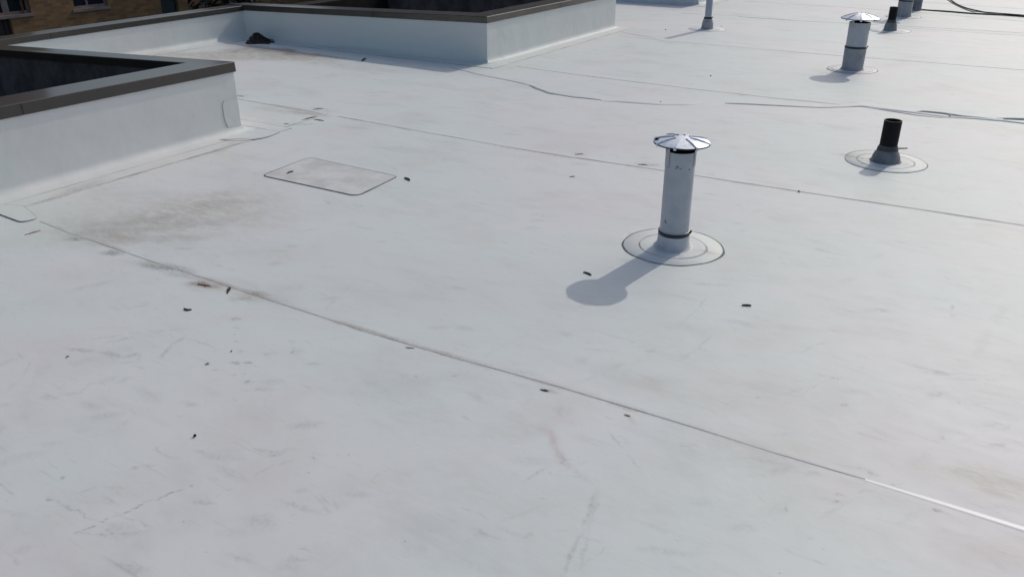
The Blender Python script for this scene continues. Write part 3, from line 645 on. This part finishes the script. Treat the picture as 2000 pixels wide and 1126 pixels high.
# ------------------------------------------------------------------ cables at the far right
def smooth(pts, k=8):
    pts = [Vector(p) for p in pts]; out = []
    for i in range(len(pts)-1):
        p0 = pts[max(i-1, 0)]; p1 = pts[i]; p2 = pts[i+1]; p3 = pts[min(i+2, len(pts)-1)]
        for j in range(k):
            t = j/k; out.append(.5*((2*p1)+(p2-p0)*t+(2*p0-5*p1+4*p2-p3)*t*t+(3*p1-p0-3*p2+p3)*t**3))
    return out+[pts[-1]]
def cable(pts, r, label, name='cable', z=None, mat='cable'):
    P = smooth(pts); mb = MB(); mb.tube(P, r, 8); c = P[0].copy(); c.z = 0
    o = mb.build(name, M[mat], None, c); return tag(o, label, 'cable', 'black cables on the far roof')
zc = lambda x, y, z=.012: g(x, y)+Vector((0, 0, z))
pb = g(1788, 20)
cable([pb+Vector((-.085, -.05, .9)), pb+Vector((-.088, -.055, .45)), pb+Vector((-.085, -.06, .2)), pb+Vector((-.06, -.10, .06)), zc(1800,20.5), zc(1850,24), zc(1900,28), zc(1960,31), zc(2020,35), zc(2150,43)], .011, 'black cable leaving the grey post and running straight to the right edge')
cable([zc(1840,-18), zc(1852,-4), zc(1866,8), zc(1886,17), zc(1915,24), zc(1945,29), zc(1985,31.5), zc(2060,36), zc(2150,41)], .010, 'black cable curving down in a loose loop to join the straight one')
cable([zc(1835,-16,.008), zc(1846,-4,.008), zc(1860,7,.008), zc(1880,17,.008), zc(1900,24,.008), zc(1920,27.5,.03), zc(1990,33,.03), zc(2060,38,.03), zc(2150,45,.03)], .006, 'thin dark wire following just inside the curved black cable')

# ------------------------------------------------------------------ debris
def bit_loc(x, y, z=.004): p = g(x, y); p.z = z; return p
def dirpx(x, y, dx, dy): d = g(x+dx, y+dy)-g(x, y); return d
def twig(x, y, dx, dy, r, label, mat='leafd', bend=.15, group='bits of debris on the roof', name='twig'):
    c = bit_loc(x, y, r*.55+.001); a = g(x-dx/2, y-dy/2)-g(x, y); b = g(x+dx/2, y+dy/2)-g(x, y)
    r *= .78; d = b-a; nrm = Vector((-d.y, d.x, 0))*bend
    pts = smooth([a, a*.3+nrm*.8+Vector((0, 0, r*.1)), b*.4+nrm+Vector((0, 0, r*.15)), b], 4)
    n = len(pts); rs = [r*(.45+.75*math.sin(math.pi*(.12+.75*i/(n-1)))*(1+.25*math.sin(i*2.3))) for i in range(n)]
    mb = MB(); mb.tube(pts, rs, 7); o = mb.build(name, M[mat]); o.location = c
    return tag(o, label, 'twig' if name == 'twig' else name.replace('_', ' '), group)
def leaf(x, y, dx, dy, wd, label, mat='leafb', curl=.35, seed=0, group='bits of debris on the roof'):
    r = random.Random(seed+int(x*7+y)); c = bit_loc(x, y, .0022); a = g(x-dx/2, y-dy/2)-g(x, y); b = g(x+dx/2, y+dy/2)-g(x, y); wd *= .75; d = b-a; L = d.length
    nr = Vector((-d.y, d.x, 0)).normalized(); rows = []; mb = MB(); K = 9
    for i in range(K):
        t = i/(K-1); wv = wd*math.sin(math.pi*min(1, .06+t*.9))**.8*(1+.25*r.uniform(-1, 1)); p = a+d*t
        lift = L*.02*math.sin(t*3)+.001*r.random()
        rows.append([p+nr*wv*s+Vector((0, 0, max(.0, lift+wd*.55*curl*abs(s)**1.5*(1+.4*r.uniform(-1, 1))-.002))) for s in (-1, -.5, 0, .5, 1)])
    low = [[q+Vector((0, 0, -.0012)) for q in rw] for rw in rows]
    mb.grid(rows, 0, True); mb.grid([rw[::-1] for rw in low], 0, True)
    for i in range(K-1):
        for j in (0, 4): mb.quad(rows[i][j], rows[i+1][j], low[i+1][j], low[i][j])
    mb.tube([a-d*.12, a+d*.05], .0015, 5)
    o = mb.build('leaf', M[mat]); o.location = c
    return tag(o, label, 'leaf', group)
def grit(x, y, r, label, mat='leafd', name='pebble', flat=.6):
    r *= .85
    rr = random.Random(int(x*3+y)); mb = MB(); prof = []; n = 10; rows = []
    for k in range(6):
        a = -math.pi/2+math.pi*k/5; rows.append([(max(.0002, r*math.cos(a))*(1+.25*rr.uniform(-1, 1))*math.cos(6.283*i/n), max(.0002, r*math.cos(a))*(1+.25*rr.uniform(-1, 1))*math.sin(6.283*i/n), r*flat*(math.sin(a)+1)) for i in range(n)])
    mb.grid(rows, 0, True, close=True); o = mb.build(name, M[mat]); o.location = bit_loc(x, y, .001)
    return tag(o, label, name.replace('_', ' '), 'bits of debris on the roof')
leaf(66,454,28,-8,.008,'tan curled leaf lying just below the left end of the long near seam','leaft')
twig(367,604,15,2,.0042,'black curved twig below the rust stain near the left of the long seam',bend=-.2)
leaf(447,567,4,-11,.010,'small black triangular bark chip right under the long seam beside the rust stain','leafd',.8)
leaf(400,557,22,3,.006,'rusty brown leaf scrap in the middle of the rust stain','leafb')
grit(381,852,.0062,'single round black pebble alone in the lower left of the roof','abs',flat=.8)
grit(452,686,.004,'tiny black pebble among faint footprints under the rust stain','leafd')
twig(405,711,7,-3,.0022,'tiny grey twig left of the faint footprints','greybit')
twig(132,697,6,-2,.0026,'tiny grey twig at the far left, under the curved scuff','greybit')
twig(567,338,12,-4,.0065,'dark twig lying on the rectangular patch',bend=.1)
twig(795,351,10,5,.007,'dark twig just right of the rectangular patch',bend=.1)
leaf(622,213,18,-2,.012,'brown leaf lying behind the sheet corner near the parapet end','leafb',.2)
leaf(606,231,26,-6,.018,'large brown leaf on the seam end, left of the sheet corner','leafb',.25)
leaf(624,235,18,3,.010,'dark leaf on the sheet corner, nearest of the cluster there','leafd',.3)
leaf(560,242,9,-1,.010,'small brown leaf halfway between the parapet end and the sheet corner','leafb',.3)
leaf(470,188,15,1,.008,'pale brown leaf beside the end of the near left parapet','leaft',.2)
leaf(802,679,15,1,.0045,'faded pink leaf just below the long seam left of centre','pinkleaf',.2)
leaf(1064,762,14,2,.0065,'dark brown leaf scrap below the long seam at centre','leafd',.4)
leaf(1226,811,10,2,.005,'small orange brown leaf just below the long seam right of centre','leaft',.3)
twig(1147,535,15,6,.0045,'dark twig above the shadow of the near vent cap',bend=.08)
twig(1458,597,18,1,.0045,'dark straight twig to the right of the near vent',bend=.03)
leaf(1118,345,9,-1,.010,'small brown leaf left of the near vent, halfway up it','leafb',.2)
leaf(1132,301,14,-2,.012,'flat brown leaf on the second seam, left of the near vent','leaft',.1)
leaf(1256,322,16,1,.012,'brown leaf on the second seam just left of the near vent','leafb',.15)
grit(1560,375,.0085,'black pebble on the second seam, right of the near vent','abs')
grit(1388,149,.010,'dark pebble in the open roof left of the second vent','greybit')
grit(1300,59,.011,'dark pebble left of the thin white pipe','greybit')
leaf(711,117,7,-6,.022,'black leaf standing in the shadow at the foot of the shaded parapet','leafd',.6)
grit(1290,200,.007,'brown pebble beside the white raised wrinkle','greybit')
grit(1855,227.5,.016,'white scrap on the dark loose seam behind the black stub pipe','wall','scrap')
grit(1409,52,.009,'dark pebble right of the thin white pipe','greybit')

# heap of wet leaves in the outlet corner
hb_ = g(509, 83); mb = MB(); rr = random.Random(5)
ex = (g(540,86)-g(480,83)).normalized(); ey = Vector((-ex.y, ex.x, 0)); rows = []
def hh(u, v):   # u along the wall, v away from it
    h = .110*math.exp(-(abs(u+.05)/.085)**2.8)+.040*math.exp(-((u-.09)/.07)**2)+.012*math.exp(-((u-.2)/.07)**2)
    return h*math.exp(-(v/.12)**2)
for i in range(22):
    u = -.26+.56*i/21
    rows.append([hb_+ex*u+ey*v+Vector((0, 0, max(.002, hh(u, v)-.010+.006*rr.uniform(-1, 1)))) for v in [-.22+.44*j/14 for j in range(15)]])
# keep only the part that stands up
mb.grid([[q-hb_ for q in r_] for r_ in rows[2:-2]], 0, False)
mb.v = [(x, y, z if z > .006 else -.002) for x, y, z in mb.v]
for k in range(420):
    u = rr.gauss(-.01, .085); v = rr.gauss(0, .07)
    if hh(u, v) < .012: continue
    c = ex*u+ey*v+Vector((0, 0, hh(u, v)+rr.uniform(-.008, .006))); L = rr.uniform(.010, .022); wv = L*.4
    q = Matrix.Rotation(rr.uniform(0, 6.28), 3, 'Z') @ Matrix.Rotation(rr.uniform(-.8, .8), 3, 'X') @ Matrix.Rotation(rr.uniform(-.5, .5), 3, 'Y')
    c.z = max(c.z, .006)
    pts = [c+q @ Vector(p) for p in ((-L, 0, 0), (-.3*L, -wv, .004), (.5*L, -wv*.7, .002), (L, 0, 0), (.5*L, wv*.7, .004), (-.3*L, wv, .002))]
    mb.quad(*pts, mi=0 if rr.random() < .8 else 1)
o = mb.build('leaf_heap', [M['leafd'], M['leafb']]); o.location = hb_
tag(o, 'dark heap of wet leaves in the corner at the foot of the shaded parapet', 'leaf heap')

# ------------------------------------------------------------------ surroundings
mb = MB(); mb.quad((-900, -900, -7.5), (900, -900, -7.5), (900, 900, -7.5), (-900, 900, -7.5))
gr = mb.build('ground', plain('ground_asphalt', (.06, .062, .058), .9, 0, .2, .8)); tag(gr, kind='structure'); gr['label'] = 'dark ground far below the roof'

M['glass'] = plain('window_glass', (.018, .026, .032), .15, 0, .3, 1.2)
M['frame'] = plain('window_frame', (.24, .205, .195), .6, 0, .1, 8)
M['teal'] = plain('teal_door', (.022, .04, .045), .5, 0, .15, 3)
M['panelb'] = plain('brown_panel', (.05, .038, .032), .7, 0, .15, 3)
M['rooff'] = plain('brick_house_roof', (.08, .078, .075), .9, 0, .2, 2)
WX = -20.0
bl = empty('brick_building', (WX, 8, -7.5), 'tan brick building with windows beyond the outer parapet at upper left', 'building')
bo = Vector((WX, 8, -7.5))
def W(x, y): p = onx(x, y, WX); return p.y, p.z
wins = []
y0, zs = W(145, 19); y1, _ = W(212, 11); wins.append(('window', y0, y1, zs, zs+1.5, W(175, 15)[0]))
ya, zs1 = W(19, 30); yb, _ = W(62, 26); wins.append(('window', ya-1.3, yb, zs1, zs1+1.6, W(15, 20)[0]))
dy0, dz = W(316, 18); dy1, _ = W(349, 14)
holes = [(a, b, c, d) for _, a, b, c, d, _ in wins]+[(dy0, dy1, dz-1.75, dz+.45)]
pz0 = W(5, 58)[1]; pz1 = W(5, 33)[1]; py1 = W(22, 45)[0]; holes.append((ya-2.2, py1, pz0-1.0, pz1))
# more windows of the same wall, outside the frame
extra = [(y0+dy, y1+dy, zs+dz2, zs+dz2+1.5, (y0+y1)/2+dy) for dy, dz2 in ((-5.6, 3.0), (-8.6, 0.0), (-8.6, 3.0), (-13.6, 0.0), (-13.6, 3.0))]
for e in extra: holes.append(e[:4]); wins.append(('window', *e))
YL, YR, ZT, YM, ZW = -14, 24, 7.0, 11.0, .9
ys = sorted({YL, YR, YM, *[h[0] for h in holes], *[h[1] for h in holes]}); zz = sorted({-7.5, ZT, ZW, *[h[2] for h in holes], *[h[3] for h in holes]})
mb = MB()
for a, b in zip(ys[:-1], ys[1:]):
    for c, d in zip(zz[:-1], zz[1:]):
        my, mz = (a+b)/2, (c+d)/2
        if my > YM and mz > ZW: continue
        if any(h[0] < my < h[1] and h[2] < mz < h[3] for h in holes): continue
        mb.quad((WX, a, c), (WX, b, c), (WX, b, d), (WX, a, d))
for h in holes:
    a, b, c, d = h; x2 = WX-.14
    mb.quad((WX, a, c), (WX, b, c), (x2, b, c), (x2, a, c)); mb.quad((WX, a, d), (x2, a, d), (x2, b, d), (WX, b, d))
    mb.quad((WX, a, c), (x2, a, c), (x2, a, d), (WX, a, d)); mb.quad((WX, b, c), (WX, b, d), (x2, b, d), (x2, b, c))
for (xa, ya_), (xb, yb_), zt in (((WX, YL), (WX-10, YL), ZT), ((WX-10, YL), (WX-10, YM), ZT), ((WX-10, YM), (WX, YM), ZT), ((WX-10, YM), (WX-10, YR), ZW), ((WX-10, YR), (WX, YR), ZW)):
    mb.quad((xa, ya_, -7.5), (xb, yb_, -7.5), (xb, yb_, zt), (xa, ya_, zt))
mb.v = [tuple(Vector(q)-bo) for q in mb.v]; mb.build('wall', M['brick'], bl)
for y_a, y_b, z_ in ((YL-.2, YM+.2, ZT), (YM+.2, YR+.2, ZW)):
    mb = MB(); mb.box((WX-10.2, y_a, z_+.003), (WX+.2, y_b, z_+.3)); mb.v = [tuple(Vector(q)-bo) for q in mb.v]; mb.build('roof_slab', M['rooff'], bl)
for i, (nm, a, b, c, d, mull) in enumerate(wins):
    x2 = WX-.10; t = .06
    mb = MB(); mb.box((x2-.03, a, c), (x2+.03, a+t, d)); mb.box((x2-.03, b-t, c), (x2+.03, b, d)); mb.box((x2-.03, a+t, c), (x2+.03, b-t, c+t)); mb.box((x2-.03, a+t, d-t), (x2+.03, b-t, d))
    wm = .05 if i != 1 else .14
    mb.box((x2-.025, mull-wm/2, c+t), (x2+.025, mull+wm/2, d-t))
    if i == 1: mb.box((x2-.02, mull+wm/2, c+.40), (x2+.022, b-t, c+.45))
    mb.v = [tuple(Vector(q)-bo) for q in mb.v]; f = mb.build('window', M['frame'], bl)
    mb = MB(); mb.quad((x2-.01, a+t, c+t), (x2-.01, b-t, c+t), (x2-.01, b-t, d-t), (x2-.01, a+t, d-t)); mb.v = [tuple(Vector(q)-bo) for q in mb.v]; mb.build('pane', M['glass'], f)
    mb = MB(); mb.box((WX-.12, a-.05, c-.07), (WX+.03, b+.05, c-.004)); mb.v = [tuple(Vector(q)-bo) for q in mb.v]; mb.build('sill', M['frame'], f)
mb = MB(); a, b, c, d = holes[len(extra)-len(extra)+2]; mb.box((WX-.16, a, c), (WX-.10, b, d)); mb.box((WX-.10, a+.06, c+.1), (WX-.085, b-.06, c+.9)); mb.box((WX-.10, a+.06, c+1.0), (WX-.085, b-.06, d-.1)); mb.v = [tuple(Vector(q)-bo) for q in mb.v]; mb.build('door', M['teal'], bl)
mb = MB(); a, b, c, d = holes[3]; mb.box((WX-.16, a, c), (WX-.10, b, d)); mb.box((WX-.10, b-.12, c), (WX-.07, b-.05, d)); mb.v = [tuple(Vector(q)-bo) for q in mb.v]; mb.build('panel', M['panelb'], bl)

# dark evergreen standing in the gap between the buildings
def tree(loc, H, R, label, seed):
    rr = random.Random(seed); root = empty('evergreen_tree', loc, label, 'tree')
    mb = MB(); mb.tube([(0, 0, 0), (.05, 0, H*.3), (-.03, .05, H*.65), (0, 0, H*.97)], [.22, .17, .1, .02], 9)
    for k in range(26):
        z = H*(.18+.75*k/26); a = k*2.4; L = R*(1.05-.85*(z/H)); mb.tube([(0, 0, z), (math.cos(a)*L*.5, math.sin(a)*L*.5, z-.05), (math.cos(a)*L*.95, math.sin(a)*L*.95, z-.35)], [.05, .03, .008], 5)
    mb.build('trunk', plain('tree_bark', (.06, .045, .035), .9, 0, .2, 6), root)
    mb = MB()
    for k in range(9000):
        z = H*(.12+.88*rr.random()**1.1); Rm = R*(1.08-.95*(z/H))*(.8+.2*math.sin(z*5)); a = rr.uniform(0, 6.283); q = Rm*rr.random()**.45*(.8+.25*math.sin(a*5+z*2))
        c = Vector((math.cos(a)*q, math.sin(a)*q, z-.25*q)); L = rr.uniform(.08, .2)
        m3 = Matrix.Rotation(a+rr.uniform(-.6, .6), 3, 'Z') @ Matrix.Rotation(rr.uniform(-.3, .9), 3, 'Y') @ Matrix.Rotation(rr.uniform(-1, 1), 3, 'X')
        mb.quad(*[c+m3 @ Vector(p) for p in ((-L*.3, 0, 0), (L*.3, -L*.28, 0), (L, 0, -.02), (L*.3, L*.28, 0))])
    me = mb.build('crown', plain('needle_foliage', (.030, .042, .022), .8, 0, .3, 2.5), root)
d = ray(446, 0); t = -15.5/d.x
tree((d.x*t, d.y*t, -7.5), 11.5, 2.6, 'dark evergreen tree behind the corner of the outer parapet', 3)
# the far line of trees beyond the courts
rr = random.Random(11); mb = MB()
for px in range(735, 1300, 30):
    d = ray(px, 0); L_ = math.hypot(d.x, d.y); c0 = Vector((d.x/L_*30, d.y/L_*30, -7.5)); Ht = rr.uniform(13, 16)
    mb.tube([c0, c0+Vector((.1, 0, Ht*.6))], [.25, .1], 6, mi=1)
    for k in range(900):
        z = Ht*(.15+.85*rr.random()); q = 2.6*math.sin(math.pi*min(1, .12+.8*z/Ht))*rr.random()**.5; a = rr.uniform(0, 6.283)
        c = c0+Vector((math.cos(a)*q, math.sin(a)*q, z)); L = rr.uniform(.25, .5)
        m3 = Matrix.Rotation(rr.uniform(0, 6.28), 3, 'Z') @ Matrix.Rotation(rr.uniform(-1, 1), 3, 'X') @ Matrix.Rotation(rr.uniform(-1, 1), 3, 'Y')
        mb.quad(*[c+m3 @ Vector(p) for p in ((-L, 0, 0), (0, -L*.6, 0), (L, 0, 0), (0, L*.6, 0))])
tl = mb.build('tree_line', [plain('far_foliage', (.05, .045, .028), .8, 0, .3, 1), plain('far_bark', (.06, .045, .035), .9)]); tag(tl, 'dark row of trees far beyond the courts', 'tree line', kind='stuff')

# the dirt runs on over everything laid on the roof in the same membrane
for o in list(COL.objects):
    if o.type == 'MESH' and o is not roof and {'roof_membrane', 'wall_membrane'} & {mm.name for mm in o.data.materials if mm} and 'dirt' not in o.data.color_attributes:
        off = o.parent.location if o.parent else o.location
        co = np.empty(len(o.data.vertices)*3, np.float32); o.data.vertices.foreach_get('co', co); co = co.reshape(-1, 3)
        paint(o.data, co[:, 0].astype(float)+off.x, co[:, 1].astype(float)+off.y, co[:, 2])
